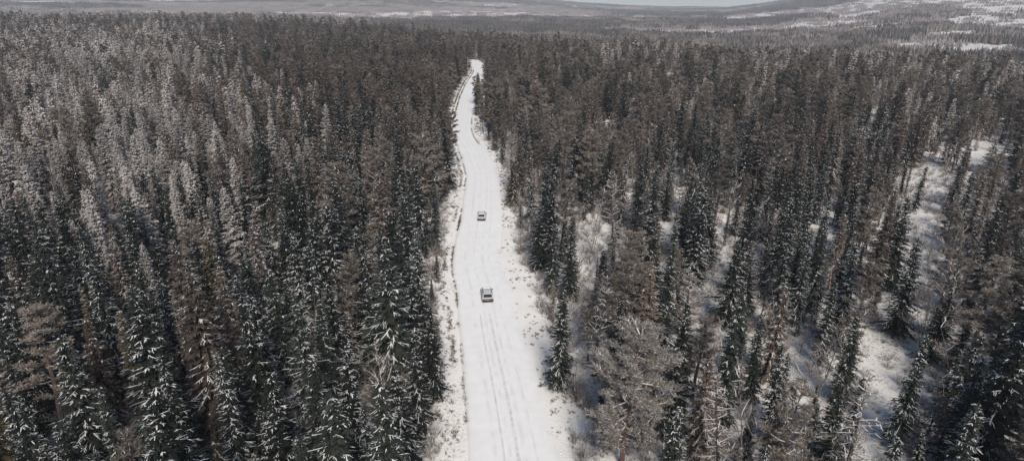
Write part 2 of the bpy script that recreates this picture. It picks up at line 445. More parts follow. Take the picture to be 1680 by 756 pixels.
def shrub(H, q=1.0, snow=.2):
    C, S = MB(), MB()
    for st in range(int(14*q) + 4):
        a = U(0, 6.28); r = U(0, .5)
        pts, d = crooked((math.cos(a)*r, math.sin(a)*r, -.1), (math.cos(a)*U(.05, .7), math.sin(a)*U(.05, .7), 1), H*U(.5, 1.05), 4, .17)
        C.tube(pts, [.022, .018, .014, .010, .004], 3)
        for j in range(int(7*q) + 2):
            s_ = U(.25, 1); i = min(3, int(s_*4)); f = s_*4 - i
            pp = tuple(pts[i][c]*(1-f) + pts[i+1][c]*f for c in range(3))
            ga = a + U(-2, 2)
            tw, dd = crooked(pp, (math.cos(ga), math.sin(ga), U(.3, 1.6)), H*U(.12, .32), 2, .3)
            C.strip(tw, [.022, .017, .005], (-math.sin(ga), math.cos(ga), 0))
            if random.random() < snow: S.strip(tw, [.035, .03, .01], (-math.sin(ga), math.cos(ga), 0), .02)
    return C, S

# ------------------------------------------------------------------ the ground
def axis(lo, hi, d0, d1, step, grow):
    a = list(np.arange(d0, d1 + .01, step))
    s, v = step, d1
    while v < hi: s *= grow; v += s; a.append(min(v, hi))
    s, v, b = step, d0, []
    while v > lo: s *= grow; v -= s; b.append(max(v, lo))
    return np.array(b[::-1] + a)
gx = axis(-6600, 6600, -45, 45, 1.0, 1.055)
gy = axis(-300, 6600, 20, 170, 1.0, 1.03)
GX, GY = np.meshgrid(gx, gy)
GZ = terrain(GX, GY)
nx, ny = len(gx), len(gy)
idx = np.arange(nx*ny).reshape(ny, nx)
quads = np.stack([idx[:-1, :-1], idx[:-1, 1:], idx[1:, 1:], idx[1:, :-1]], -1).reshape(-1, 4)
me = bpy.data.meshes.new('ground')
me.from_pydata(np.stack([GX, GY, GZ], -1).reshape(-1, 3).tolist(), [], quads.tolist()); me.update()
me.polygons.foreach_set('use_smooth', [True]*len(me.polygons)); me.materials.append(M['ground'])
_off = GX - road_x(GY)
_lit = np.where(_off > 0, -.22 + .20*smooth(6.5, 12, _off), -.12 + .18*smooth(6.5, 9.5, -_off))
_lit = np.where(GY > 560, .05, _lit)
la = me.attributes.new('litter', 'FLOAT', 'POINT'); la.data.foreach_set('value', _lit.ravel().astype(np.float32))
ground = obj('ground', me); ground['kind'] = 'structure'

# ------------------------------------------------------------------ the road and its tyre tracks
def ribbon(name, ys, offs, m, kind=None, zz=None, parent=None):
    """a sheet that follows the road: offs = list of (sideways offset as fn of y, height)"""
    v, f = [], []
    for y in ys:
        x0 = float(road_x(y)); dx = float(road_x(y + .5) - road_x(y - .5))
        n = math.hypot(1, dx); nx_, ny_ = 1/n, -dx/n
        for o, h in offs:
            ov = o(y) if callable(o) else o
            hv = h(y, ov) if callable(h) else h
            v.append((x0 + nx_*ov, y + ny_*ov, hv))
    k = len(offs)
    for i in range(len(ys) - 1):
        for j in range(k - 1):
            f.append((i*k + j, i*k + j + 1, (i+1)*k + j + 1, (i+1)*k + j))
    me = bpy.data.meshes.new(name); me.from_pydata(v, [], f); me.update(); me.materials.append(m)
    me.polygons.foreach_set('use_smooth', [True]*len(me.polygons))
    o = obj(name, me, parent)
    if kind: o['kind'] = kind
    return o
rys = np.concatenate([np.arange(-60, 260, 1.0), np.arange(260, 556, 2.0)])
def rz(y, o):
    return 0.16 - 0.008*abs(o)**1.3 + 0.03*(float(vnoise(o*3 + 40, y*.35, 1.0)) - .5) + 0.05*(float(vnoise(o + 9, y, 6.0)) - .5)
def edge_l(d): return lambda y: -float(road_w(y)) - d + 0.5*(float(vnoise(y, 3.3, 5.0)) - .5)
def edge_r(d): return lambda y: float(road_w(y)) + d + 0.6*(float(vnoise(y, 8.8, 4.0)) - .5)
offs = [(edge_l(.9), -.6), (edge_l(.35), -.08), (edge_l(.05), .07)] + [(float(o), rz) for o in np.linspace(-3.4, 3.4, 18)] + [(edge_r(.05), .09), (edge_r(.9), .0), (edge_r(1.6), -.3)]
road = ribbon('road', rys, offs, M['road_snow'], 'structure')
road['label'] = 'snow covered forest road'

def track(name, y0, y1, o, w, lift):
    ys = np.arange(y0, y1, .7)
    wob = lambda y, c: c + .10*(float(vnoise(y, 1.7, 9.0)) - .5)
    def e(sg): return lambda y: wob(y, o) + sg*w*(.5 + .25*(float(vnoise(y*2.2, sg*7 + 20, 1.0)) - .5))
    t = ribbon(name, ys, [(e(-1), lambda y, c: rz(y, c) + lift), (e(1), lambda y, c: rz(y, c) + lift)], M['rut_snow'], None, parent=road)
    return t
track('tyre_track', 40, 80, .62, .36, .022)
track('tyre_track', 40, 80, -.82, .22, .022)
for o_, y0_, y1_, w_ in ((1.35, 40, 330, .42), (-.15, 40, 330, .34), (-1.7, 44, 300, .4), (2.5, 40, 200, .3)):
    t_ = track('wheel_rut', y0_, y1_, o_, w_, .012); t_.data.materials[0] = M['faint_rut']

# ------------------------------------------------------------------ haze box
hb = bpy.data.meshes.new('haze')
x0, x1, y0, y1, z0, z1 = -6700, 6700, -400, 6700, float(GZ.min()) - 1.0, max(float(GZ.max()) + 16, CAM_H + 5)
hb.from_pydata([(x0,y0,z0),(x1,y0,z0),(x1,y1,z0),(x0,y1,z0),(x0,y0,z1),(x1,y0,z1),(x1,y1,z1),(x0,y1,z1)], [],
               [(3,2,1,0),(4,5,6,7),(0,1,5,4),(1,2,6,5),(2,3,7,6),(3,0,4,7)])
hm = bpy.data.materials.new('haze air'); hm.use_nodes = True
hn = hm.node_tree.nodes; hn.clear()
pv = hn.new('ShaderNodeVolumePrincipled'); ho = hn.new('ShaderNodeOutputMaterial')
pv.inputs['Color'].default_value = (0.86, 0.91, 1.0, 1); pv.inputs['Density'].default_value = HAZE_DENSITY
hm.node_tree.links.new(pv.outputs[0], ho.inputs['Volume'])
hb.materials.append(hm)
haze = obj('haze', hb); haze['kind'] = 'stuff'
haze['label'] = 'thin grey winter haze over the forest'; haze['category'] = 'haze'

# ------------------------------------------------------------------ where trees stand
def clearing(x, y):
    """0..1, 1 = open snowy ground"""
    x = np.asarray(x, float); y = np.asarray(y, float)
    c = np.zeros(np.broadcast(x, y).shape)
    def seg(ax, ay, bx, by, w):
        dx, dy = bx - ax, by - ay; L2 = dx*dx + dy*dy
        t = np.clip(((x - ax)*dx + (y - ay)*dy)/L2, 0, 1)
        d = np.hypot(x - ax - t*dx, y - ay - t*dy)
        return smooth(w*1.25, w*.75, d + (vnoise(x, y, 6) - .5)*w*.8) if False else 1 - smooth(w*.75, w*1.25, d + (vnoise(x, y, 6) - .5)*w*.8)
    P = lambda a, b: pix(a, b, 0.0)
    for a, b, w in SEGS:
        w = w*.86
        (ax, ay), (bx, by) = P(*a), P(*b)
        c = np.maximum(c, seg(ax, ay, bx, by, w))
    return c
SEGS = [((1435, 690), (1475, 520), 3.2), ((1475, 520), (1500, 420), 4.2), ((1500, 400), (1540, 300), 4.5), ((1440, 640), (1420, 720), 3.0),
        ((1335, 440), (1365, 380), 4.0), ((1275, 660), (1300, 610), 3.0), ((1180, 470), (1215, 420), 3.0), ((1600, 300), (1640, 245), 6.5),
        ((1690, 260), (1640, 250), 6.0), ((1410, 235), (1440, 215), 5.0), ((1490, 310), (1520, 270), 4.0), ((1200, 740), (1240, 700), 2.6),
        ((1600, 560), (1630, 510), 2.4), ((440, 500), (452, 470), 1.8), ((1030, 360), (1040, 330), 3.0), ((980, 240), (1000, 200), 4.0)]

def inpoly(x, y, poly):
    x = np.asarray(x, float); y = np.asarray(y, float); r = np.zeros(x.shape, bool)
    for i in range(len(poly)):
        (ax, ay), (bx, by) = poly[i], poly[i-1]
        c = ((ay > y) != (by > y)) & (x < (bx - ax)*(y - ay)/((by - ay) if by != ay else 1e-9) + ax)
        r ^= c
    return r
GLARE_AREA = [pix(a, b, 8.0) for a, b in [(-200, 100), (60, 62), (310, 62), (400, 150), (450, 260), (380, 350), (230, 385), (-100, 385)]]  # outline of the lens glare, painted here as paler trees

def scatter(s, rmin, rmax, wide=1.0):
    ext = rmax*1.05
    a = np.arange(-ext, ext, s); b = np.arange(10, ext, s)
    X, Y = np.meshgrid(a, b)
    X = X + (np.arange(len(b)) % 2)[:, None]*s*.5
    X = X + RNG.uniform(-.42, .42, X.shape)*s; Y = Y + RNG.uniform(-.42, .42, Y.shape)*s
    X, Y = X.ravel(), Y.ravel()
    r = np.hypot(X, Y)
    k = (r >= rmin) & (r < rmax) & (np.abs(X) < Y*.95*wide + 14)
    return X[k], Y[k]

def open_corridor(X, Y, extra=0.0):
    off = X - road_x(Y)
    jit = (vnoise(X, Y, 4.5) - .5)*1.6
    return (Y < 556) & (off > -(_spl(Y, 3) + jit + extra)) & (off < _spl(Y, 4) + jit + extra)

KIND = ['spruce', 'pine', 'bare', 'bareconifer', 'young']
def plan(X, Y):
    """kind, tint, height for each spot; -1 = nothing grows here"""
    n = len(X)
    off = X - road_x(Y); left = off < 0
    r = np.hypot(X, Y)
    rv = RNG.random(n); rv2 = RNG.random(n); rv3 = RNG.random(n)
    cl = clearing(X, Y)
    stand = fnoise(X + 300, Y + 900, 38)
    kind = np.zeros(n, int)
    glare = inpoly(X + RNG.normal(0, 14, n), Y + RNG.normal(0, 26, n), GLARE_AREA)
    soft = np.clip(fnoise(X, Y, 30), 0, 1)
    # right side: mixed, thin; left: dense spruce
    pr_pine = np.where(left, .025, .05 + .22*smooth(.45, .6, stand))
    pr_pine = np.where(r > 190, np.where(left, .10, .30), pr_pine)
    pr_bare = np.where(left, .09, .30*smooth(.40, .6, fnoise(X - 60, Y + 20, 25))*smooth(60, 130, r) + .13)
    pr_bare = np.where(glare, .34, pr_bare)
    u = X/Y
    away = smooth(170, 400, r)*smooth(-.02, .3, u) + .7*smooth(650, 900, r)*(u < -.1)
    pr_bare = np.maximum(pr_bare, .75*away*smooth(.36, .52, fnoise(X*.6 + 150, Y + 10, 95)))
    edge = np.abs(off) < np.where(left, 12.5, 14.0)
    pr_bare = np.where(edge & ~left, .42, np.where(edge, .22, pr_bare))
    pr_pine = np.where(edge, .08, pr_pine)
    kind = np.where(rv < pr_pine, 1, np.where(rv < pr_pine + pr_bare, 2, 0))
    kind = np.where((kind == 1) & (rv2 < .16) & ~left, 3, kind)
    kind = np.where((kind == 1) & (cl > .04), 0, kind)
    keep = ~open_corridor(X, Y) & (rv3 > cl*.96)
    dens = np.where(left, .94, np.clip(.97 - .5*smooth(.52, .68, fnoise(X + 70, Y - 40, 19)), 0, 1))
    dens = np.where(r > 230, np.maximum(dens, .9), dens)
    keep &= RNG.random(n) < dens
    H = np.where(left, RNG.normal(14.0, 2.9, n), RNG.normal(12.0, 3.2, n))
    H = np.where(kind == 2, RNG.normal(8.6, 1.8, n), H)
    H = np.where((kind == 2) & edge, RNG.normal(5.6, 1.2, n), H)
    small = (RNG.random(n) < .14) & (kind == 0)
    H = np.where(small, RNG.uniform(3.5, 8, n), H)
    H = np.clip(H, 2.6, 19.5)
    # needle colour of the spruces
    t = RNG.random(n)
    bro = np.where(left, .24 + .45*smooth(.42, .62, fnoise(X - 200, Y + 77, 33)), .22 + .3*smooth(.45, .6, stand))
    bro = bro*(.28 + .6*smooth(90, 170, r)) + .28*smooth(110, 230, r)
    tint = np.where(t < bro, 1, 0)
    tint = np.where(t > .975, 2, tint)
    tint = np.where(glare & (t < .92), 3, tint)  # lens glare put into the needle colour
    tint = np.where((t < .85*away) & (r > 170), 3, tint)  # paler with distance: hazy fading painted into the needles
    kind = np.where(keep, kind, -1)
    return kind, tint, H

# ------------------------------------------------------------------ tree shapes (shared by all trees)
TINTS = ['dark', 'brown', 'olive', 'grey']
def shape(kind, parts, H):
    names = ['trunk', 'crown', 'snow']
    mats = {'spruce': ('bark', 'dark', 'tree_snow'), 'pine': ('pinebark', 'pine', 'tree_snow'), 'bare': ('birch', 'twig', 'tree_snow'),
            'bareconifer': ('bark', 'twig', 'tree_snow')}[kind]
    return {'H': H, 'parts': parts, 'mats': mats, 'meshes': [p.mesh(f'{kind}_{n}', M[m]) for p, n, m in zip(parts, names, mats)]}

SH = {'spruce': [], 'pine': [], 'bare': [], 'bareconifer': []}
for H, R, sn, gp in [(14, 2.3, .42, .06), (15, 2.05, .25, .1), (13, 2.5, .52, .08), (14.5, 1.9, .45, .12), (12.5, 2.2, .66, .1), (15, 2.4, .3, .06), (13.5, 2.0, .85, .16), (11, 2.3, .5, .1),
                     (15, 1.45, .3, .2), (12, 2.7, .4, .12), (14, 1.7, .65, .28), (13, 2.2, .22, .05)]:
    SH['spruce'].append(shape('spruce', spruce(H, R, 1.0, sn, gp), H))
for H, R, sn, z0 in [(13, 2.3, .5, .3), (14, 2.0, .35, .4), (12, 2.4, .6, .28), (13.5, 1.8, .45, .35)]:
    SH['pine'].append(shape('pine', pine(H, R, 1.0, sn, z0), H))
for H, R, sn, st in [(9, 2.0, .3, 1), (8, 1.9, .15, 2), (7, 2.1, .25, 3), (9.5, 1.8, .4, 1)]:
    SH['bare'].append(shape('bare', bare_tree(H, R, 1.0, sn, st), H))
for H, R in [(12, 2.4), (13, 2.1)]:
    SH['bareconifer'].append(shape('bareconifer', bare_conifer(H, R), H))

# ------------------------------------------------------------------ stuff: the trees too many or too far to build one by one
def instancer(name, pts, rot, scl, idx, protos, label, category):
    """one object that repeats the given meshes on points; protos = list of meshes"""
    c = bpy.data.collections.new(name + '_shapes')
    for p in protos:
        c.objects.link(bpy.data.objects.new(name + '_shape', p))
    me = bpy.data.meshes.new(name)
    me.from_pydata(np.asarray(pts, float).tolist(), [], [])
    a = me.attributes.new('rot', 'FLOAT_VECTOR', 'POINT'); a.data.foreach_set('vector', np.asarray(rot, np.float32).ravel())
    a = me.attributes.new('scl', 'FLOAT_VECTOR', 'POINT'); a.data.foreach_set('vector', np.asarray(scl, np.float32).ravel())
    a = me.attributes.new('idx', 'INT', 'POINT'); a.data.foreach_set('value', np.asarray(idx, np.int32))
    o = obj(name, me)
    ng = bpy.data.node_groups.new(name, 'GeometryNodeTree')
    ng.interface.new_socket('Geometry', in_out='INPUT', socket_type='NodeSocketGeometry')
    ng.interface.new_socket('Geometry', in_out='OUTPUT', socket_type='NodeSocketGeometry')
    n, l = ng.nodes, ng.links
    gi, go = n.new('NodeGroupInput'), n.new('NodeGroupOutput')
    ci = n.new('GeometryNodeCollectionInfo'); ci.inputs['Collection'].default_value = c
    ci.inputs['Separate Children'].default_value = True; ci.inputs['Reset Children'].default_value = True
    ip = n.new('GeometryNodeInstanceOnPoints'); ip.inputs['Pick Instance'].default_value = True
    def na(nm, ty):
        k = n.new('GeometryNodeInputNamedAttribute'); k.data_type = ty; k.inputs['Name'].default_value = nm
        return [s for s in k.outputs if s.enabled and s.name == 'Attribute'][0]
    l.new(gi.outputs[0], ip.inputs['Points']); l.new(ci.outputs[0], ip.inputs['Instance'])
    l.new(na('idx', 'INT'), ip.inputs['Instance Index']); l.new(na('rot', 'FLOAT_VECTOR'), ip.inputs['Rotation'])
    l.new(na('scl', 'FLOAT_VECTOR'), ip.inputs['Scale']); l.new(ip.outputs[0], go.inputs[0])
    md = o.modifiers.new('instances', 'NODES'); md.node_group = ng
    o['kind'] = 'stuff'; o['label'] = label; o['category'] = category
    return o

# all spots out to 1000 m
A = [scatter(3.55, 24, 260), scatter(4.0, 260, 560), scatter(4.7, 560, 1050)]
PX = np.concatenate([a[0] for a in A]); PY = np.concatenate([a[1] for a in A])
def split_r(u):
    return np.interp(u, [-.9, -.3, -.05, .2, .4], [1050, 1050, 820, 640, 590])
k = np.hypot(PX, PY) < split_r(PX/PY)
PX, PY = PX[k], PY[k]
kind, tint, HT = plan(PX, PY)
k = kind >= 0
PX, PY, kind, tint, HT = PX[k], PY[k], kind[k], tint[k], HT[k]
PZ = terrain(PX, PY) - 0.05

# trees placed by hand from the photograph: (pixel of the foot, kind, tint, height)
hand = [((1020, 765), 1, 0, 16.2, 'tall broad pine with red brown trunk and snowy limbs at right road edge', 0),
        ((1372, 830), 3, 0, 14.0, 'leafless conifer with bare level branches beside the long snowy clearing', 0),
        ((243, 690), 0, 2, 14.0, 'spruce with yellow green top in the left forest', 3),
        ((188, 700), 0, 1, 13.5, 'broad brown topped spruce left of the yellow green one', 5),
        ((40, 850), 0, 2, 13.0, 'olive brown spruce at the bottom left corner', 2),
        ((392, 900), 0, 2, 11.5, 'yellow green spruce top at the bottom edge left of road', 0),
        ((1590, 800), 0, 0, 17.0, 'tallest dark spruce in the bottom right corner', 5),
        ((1560, 760), 0, 0, 13.0, 'dark spruce just left of the tallest one at bottom right', 0),
        ((1655, 700), 0, 0, 15.0, 'dark spruce at the right edge above the bottom corner', 1),
        ((718, 575), 0, 1, 4.8, 'small brown spruce leaning over the left road bank', 7),
        ((917, 640), 0, 0, 13.5, 'dark snowy spruce standing closest to the right road verge', 0),
        ((905, 480), 0, 0, 11.0, 'dark spruce on the right verge beyond the nearer car', 5)]
hx, hy = [], []
for (p, kd, tn, h, lab, v) in hand:
    a = pix(p[0], p[1], 0.0); hx.append(a[0]); hy.append(a[1])
hx, hy = np.array(hx), np.array(hy)
dmin = np.min(np.hypot(PX[:, None] - hx[None], PY[:, None] - hy[None]) - np.array([3.4 if h[1] in (1, 3) else 2.0 for h in hand])[None], axis=1)
k = dmin > 0
for n_ in range(len(hx)):                      # nothing taller right in front of the trees the photograph shows whole
    t_ = (hy[n_] - PY); w_ = 3.6 if n_ == 0 else 1.6
    k &= ~((t_ > 0) & (t_ < (14 if n_ in (0, 1) else 7)) & (np.abs(PX - hx[n_]*PY/hy[n_]) < w_))
PX, PY, PZ, kind, tint, HT = PX[k], PY[k], PZ[k], kind[k], tint[k], HT[k]

# which ones show largest in the photograph
bx_, by_, bd = project(PX, PY, PZ); tx_, ty_, td = project(PX, PY, PZ + HT)
vis = np.clip(np.minimum(by_, 756) - np.maximum(ty_, 0), 0, None)
inx = (tx_ > -12) & (tx_ < 1692) & (ty_ < 745)
size = np.where(inx, vis, 0)
VAR = {0: len(SH['spruce']), 1: len(SH['pine']), 2: len(SH['bare']), 3: len(SH['bareconifer'])}
NAMES = {0: 'spruce_tree', 1: 'pine_tree', 2: 'bare_tree', 3: 'leafless_conifer'}
single = np.zeros(len(PX), bool)
for kd, n in ((0, 300), (1, 150), (2, 170), (3, 40)):
    j = np.nonzero((kind == kd) & (size > 0))[0]
    j = j[np.argsort(-size[j])][:n]; single[j] = True

ORD = ['', 'first', 'second', 'third', 'fourth', 'fifth', 'sixth', 'seventh', 'eighth', 'ninth', 'tenth', 'eleventh', 'twelfth', 'thirteenth', 'fourteenth', 'fifteenth',
       'sixteenth', 'seventeenth', 'eighteenth', 'nineteenth', 'twentieth']
def ordinal(n):
    tens = {2: 'twenty', 3: 'thirty', 4: 'forty', 5: 'fifty', 6: 'sixty', 7: 'seventy', 8: 'eighty', 9: 'ninety'}
    if n <= 20: return ORD[n]
    return (tens[n // 10] + '-' + ORD[n % 10]) if n % 10 else tens[n // 10][:-1] + 'ieth'

def build_tree(kd, var, tn, x, y, z, H, rot, label, wid=1.0):
    sh = SH[KIND[kd]][var]; s = H / sh['H']
    e = bpy.data.objects.new(NAMES[kd], None); col.objects.link(e)
    e.location = (x, y, z); e.rotation_euler = (0, 0, rot); e.scale = (s*wid, s*wid, s); e.empty_display_size = .5
    e['label'] = label; e['category'] = 'tree'
    e['group'] = {0: 'spruces beside the road', 1: 'pines beside the road', 2: 'leafless trees beside the road', 3: 'leafless conifers beside the road'}[kd]
    tr = obj('trunk', sh['meshes'][0], e); cr = obj('crown', sh['meshes'][1], e); sn = obj('snow', sh['meshes'][2], cr); sn['kind'] = 'stuff'
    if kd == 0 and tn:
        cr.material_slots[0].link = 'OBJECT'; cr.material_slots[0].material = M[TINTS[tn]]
    return e

SNOWY = {0: 'lightly snowed', 1: 'nearly snowless', 2: 'snowy', 3: 'snow streaked', 4: 'snow laden', 5: 'nearly snowless', 6: 'thin snow laden', 7: 'squat snowy', 8: 'slender', 9: 'broad', 10: 'gappy snowy', 11: 'dense snowless'}
LOOK = {0: {0: 'dark green', 1: 'brownish', 2: 'olive', 3: 'glare-paled grey'}}  # last tint is grey from painted glare
VARS = np.zeros(len(PX), int)
for i in range(len(PX)): VARS[i] = random.randrange(VAR[int(kind[i])])
# snow rich shapes more often on spruces coloured pale for glare and distance
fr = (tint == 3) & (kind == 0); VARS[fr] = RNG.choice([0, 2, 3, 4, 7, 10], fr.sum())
LEAN = RNG.normal(0, .028, (len(PX), 2)); ROT = RNG.uniform(0, 6.283, len(PX)); WID = RNG.uniform(.85, 1.18, len(PX))

NOUN = {0: 'spruce', 1: 'pine', 2: 'leafless tree', 3: 'leafless conifer'}
for kd in (0, 1, 2, 3):
    J = np.nonzero(single & (kind == kd))[0]
    rows = {}
    for i in J:
        side = 'left' if PX[i] < float(road_x(PY[i])) else 'right'
        rows.setdefault((side, int((PY[i] - 20)//9)), []).append(i)
    for side in ('left', 'right'):
        used = sorted(r for s_, r in rows if s_ == side)
        for rn, r in enumerate(used):
            L = sorted(rows[(side, r)], key=lambda i: abs(PX[i] - float(road_x(PY[i]))))
            for q, i in enumerate(L):
                w = ordinal(q + 1); rw = 'bottom row' if rn == 0 else f'{ordinal(rn + 1)} row up'
                if kd == 0: look = f'{SNOWY[int(VARS[i])]} {LOOK[0][int(tint[i])]} spruce'
                elif kd == 1: look = 'grey brown pine'
                elif kd == 2: look = 'thin leafless tree' if HT[i] > 6.5 else 'short leafless tree'
                else: look = 'leafless conifer'
                lab = f'{look}, {w} {NOUN[kd].split()[-1]} out from road\'s {side} edge, {rw}'
                build_tree(kd, int(VARS[i]), int(tint[i]), float(PX[i]), float(PY[i]), float(PZ[i]), float(HT[i]), float(ROT[i]), lab, float(WID[i])).rotation_euler = (float(LEAN[i, 0]), float(LEAN[i, 1]), float(ROT[i]))

# the large pine gets a shape of its own
SH['pine'].append(shape('pine', pine(16.2, 4.3, 1.3, .75, .17, 84), 16.2))
SH['pine'][-1]['meshes'][1].materials[0] = M['frostpine']
SH['pine'][-1]['meshes'][0].materials[0] = M['redbark']
for n_, (p, kd, tn, h, lab, v) in enumerate(hand):
    build_tree(kd, len(SH['pine']) - 1 if n_ == 0 else v, tn, float(hx[n_]), float(hy[n_]), float(terrain(hx[n_], hy[n_])) - .05, h, U(0, 6), lab,
               1.25 if n_ == 1 else (1.3 if n_ in (6, 7, 8) else 1.0))

# the rest of the forest
def sub(sh, kindname, tn=0):
    ms = [M[m] for m in sh['mats']]
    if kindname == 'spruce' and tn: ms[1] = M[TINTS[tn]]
    return joined('tree_shape', list(zip(sh['parts'], ms)))
def low(kindname, tn, snow, q):
    H = U(12.5, 14.5)
    if kindname == 'spruce':
        p = spruce(H, U(1.9, 2.4), q, snow, .08); ms = ('bark', TINTS[tn], 'tree_snow')
    elif kindname == 'pine':
        p = pine(H, U(1.8, 2.3), q, snow, .32); ms = ('pinebark', 'pine', 'tree_snow')
    else:
        H = U(8, 9.5); p = bare_tree(H, 2.0, q, snow, 1); ms = ('birch', 'twig', 'tree_snow')
    return joined('tree_shape', [(a, M[b]) for a, b in zip(p, ms)]), H

rest = ~single
R_ = np.hypot(PX, PY)
protos, PH = {0: [], 1: [], 2: [], 3: []}, {0: [], 1: [], 2: [], 3: []}
slot = {}
for tn in range(4):
    for v in range(len(SH['spruce'])):
        slot[(0, 'hi', tn, v)] = len(protos[0]); protos[0].append(sub(SH['spruce'][v], 'spruce', tn)); PH[0].append(SH['spruce'][v]['H'])
    for q, nm, cnt in ((.5, 'mid', 3), (.3, 'low', 3)):
        for v in range(cnt):
            m_, H = low('spruce', tn, .75 if tn == 3 else U(.3, .55), q)
            slot[(0, nm, tn, v)] = len(protos[0]); protos[0].append(m_); PH[0].append(H)
for kd, kn in ((1, 'pine'), (2, 'bare')):
    for v in range(VAR[kd]):
        slot[(kd, 'hi', 0, v)] = len(protos[kd]); protos[kd].append(sub(SH[kn][v], kn)); PH[kd].append(SH[kn][v]['H'])
    for q, nm in ((.5, 'mid'), (.3, 'low')):
        for v in range(3):
            m_, H = low(kn, 0, .4, q)
            slot[(kd, nm, 0, v)] = len(protos[kd]); protos[kd].append(m_); PH[kd].append(H)
for v in range(2):
    for nm in ('hi', 'mid', 'low'):
        slot[(3, nm, 0, v)] = len(protos[3]); protos[3].append(sub(SH['bareconifer'][v], 'bareconifer')); PH[3].append(SH['bareconifer'][v]['H'])
STUFF = {0: ('spruce_forest', 'dense dark spruces filling the forest behind the nearest trees', 'forest'),
         1: ('pine_forest', 'grey brown pines scattered through the forest farther back', 'forest'),
         2: ('leafless_thicket', 'pale leafless trees scattered through the forest farther back', 'thicket'),
         3: ('leafless_conifer_wood', 'leafless conifers scattered through the right forest farther back', 'forest')}
for kd in range(4):
    J = np.nonzero(rest & (kind == kd))[0]
    ids, sc = [], []
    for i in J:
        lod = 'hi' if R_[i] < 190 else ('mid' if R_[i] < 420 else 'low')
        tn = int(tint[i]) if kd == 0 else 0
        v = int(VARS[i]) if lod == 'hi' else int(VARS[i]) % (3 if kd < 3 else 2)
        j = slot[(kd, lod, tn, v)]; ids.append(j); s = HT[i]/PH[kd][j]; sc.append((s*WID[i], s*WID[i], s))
    if len(J):
        nm, lab, cat = STUFF[kd]
        rot = np.zeros((len(J), 3)); rot[:, 2] = ROT[J]; rot[:, :2] = LEAN[J]
        instancer(nm, np.stack([PX[J], PY[J], PZ[J]], -1), rot, sc, ids, protos[kd], lab, cat)

# ------------------------------------------------------------------ far forest on the valley and hills: patches of small trees
def patch(w, n, m_names, hr, rr):
    bs = [MB() for _ in m_names]
    for k_ in range(n):
        b = bs[random.randrange(len(bs))]
        x, y = U(-w, w), U(-w, w); H = U(*hr); R = U(*rr); a0 = U(0, 6); nn = 5
        base = b.n
        for lev, (zf, rf) in enumerate(((.08, .8), (.22, 1.0), (.55, .62))):
            for j in range(nn):
                a = a0 + 6.283*j/nn + lev*.5; r = R*rf*U(.7, 1.25)
                b.v.append((x + math.cos(a)*r, y + math.sin(a)*r, zf*H + U(-.06, .06)*H)); b.n += 1
        b.v.append((x, y, H)); b.n += 1
        for lev in range(2):
            for j in range(nn):
                j2 = (j + 1) % nn
                b.f.append((base + lev*nn + j, base + lev*nn + j2, base + (lev+1)*nn + j2, base + (lev+1)*nn + j))
        for j in range(nn): b.f.append((base + 2*nn + j, base + 2*nn + (j+1) % nn, base + 3*nn))
    return joined('wood_patch', [(b, M[m]) for b, m in zip(bs, m_names)])
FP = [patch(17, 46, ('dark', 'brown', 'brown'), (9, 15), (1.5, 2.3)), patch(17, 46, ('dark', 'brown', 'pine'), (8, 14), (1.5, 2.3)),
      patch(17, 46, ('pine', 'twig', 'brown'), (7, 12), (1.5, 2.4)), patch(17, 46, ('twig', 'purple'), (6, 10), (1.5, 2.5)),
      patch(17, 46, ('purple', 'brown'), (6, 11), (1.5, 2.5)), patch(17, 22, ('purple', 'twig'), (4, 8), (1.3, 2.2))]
# open snow fields on the far slopes: (pixel x, y, half width px, depth in m)
FIELDS = [(290, 3, 48, 260), (640, 23, 26, 90), (745, 5, 45, 160), (942, 12, 18, 140), (745, 33, 14, 50), (905, 41, 26, 40), (1327, 93, 12, 40), (1415, 106, 16, 30),
          (1400, 28, 45, 90), (1455, 44, 62, 60), (1560, 60, 50, 50), (1560, 78, 110, 70), (1640, 88, 60, 50), (1655, 12, 75, 300), (1590, 32, 40, 60), (1345, 48, 24, 40), (1245, 80, 8, 30),
          (560, 10, 30, 120), (430, 17, 8, 40), (60, 5, 40, 150), (1130, 60, 6, 30), (690, 44, 8, 20), (1475, 22, 20, 60)]
fld = []
for (a, b, hw, dp) in FIELDS:
    x, y = pix(a, b); d = project(x, y, float(terrain(x, y)))[2]
    fld.append((x, y, hw/FPX*d, dp))
def in_field(X, Y):
    f = np.zeros(X.shape)
    for (x, y, hw, dp) in fld:
        r = math.hypot(x, y); rx, ry = x/r, y/r
        al = (X - x)*rx + (Y - y)*ry; ac = -(X - x)*ry + (Y - y)*rx
        d = np.sqrt((al/dp)**2 + (ac/max(hw, 5))**2) + (vnoise(X, Y, max(hw*.5, 12)) - .5)*.9
        f = np.maximum(f, (d < 1).astype(float))
    return f
fx, fy = [], []
for s, r0, r1 in ((26, 560, 2200), (31, 2200, 5800)):
    ext = r1
    X, Y = np.meshgrid(np.arange(-ext, ext, s), np.arange(100, ext, s))
    X = (X + RNG.uniform(-.4, .4, X.shape)*s).ravel(); Y = (Y + RNG.uniform(-.4, .4, Y.shape)*s).ravel()
    r = np.hypot(X, Y); k = (r >= r0) & (r < r1) & (np.abs(X) < Y*1.0) & (r > split_r(X/Y) - 12)
    fx.append(X[k]); fy.append(Y[k])
fx = np.concatenate(fx); fy = np.concatenate(fy)
uu = fx/fy
nz = fnoise(fx*.55 + 4000, fy + 800, 330)
thin = (nz > np.where(uu > .33, .60, .66))
infl = in_field(fx, fy) > .5
k = (~infl | (RNG.random(len(fx)) < .34)) & ~(thin & (RNG.random(len(fx)) < .55))
thin = thin | infl
fx, fy, nz, uu, thin = fx[k], fy[k], nz[k], uu[k], thin[k]
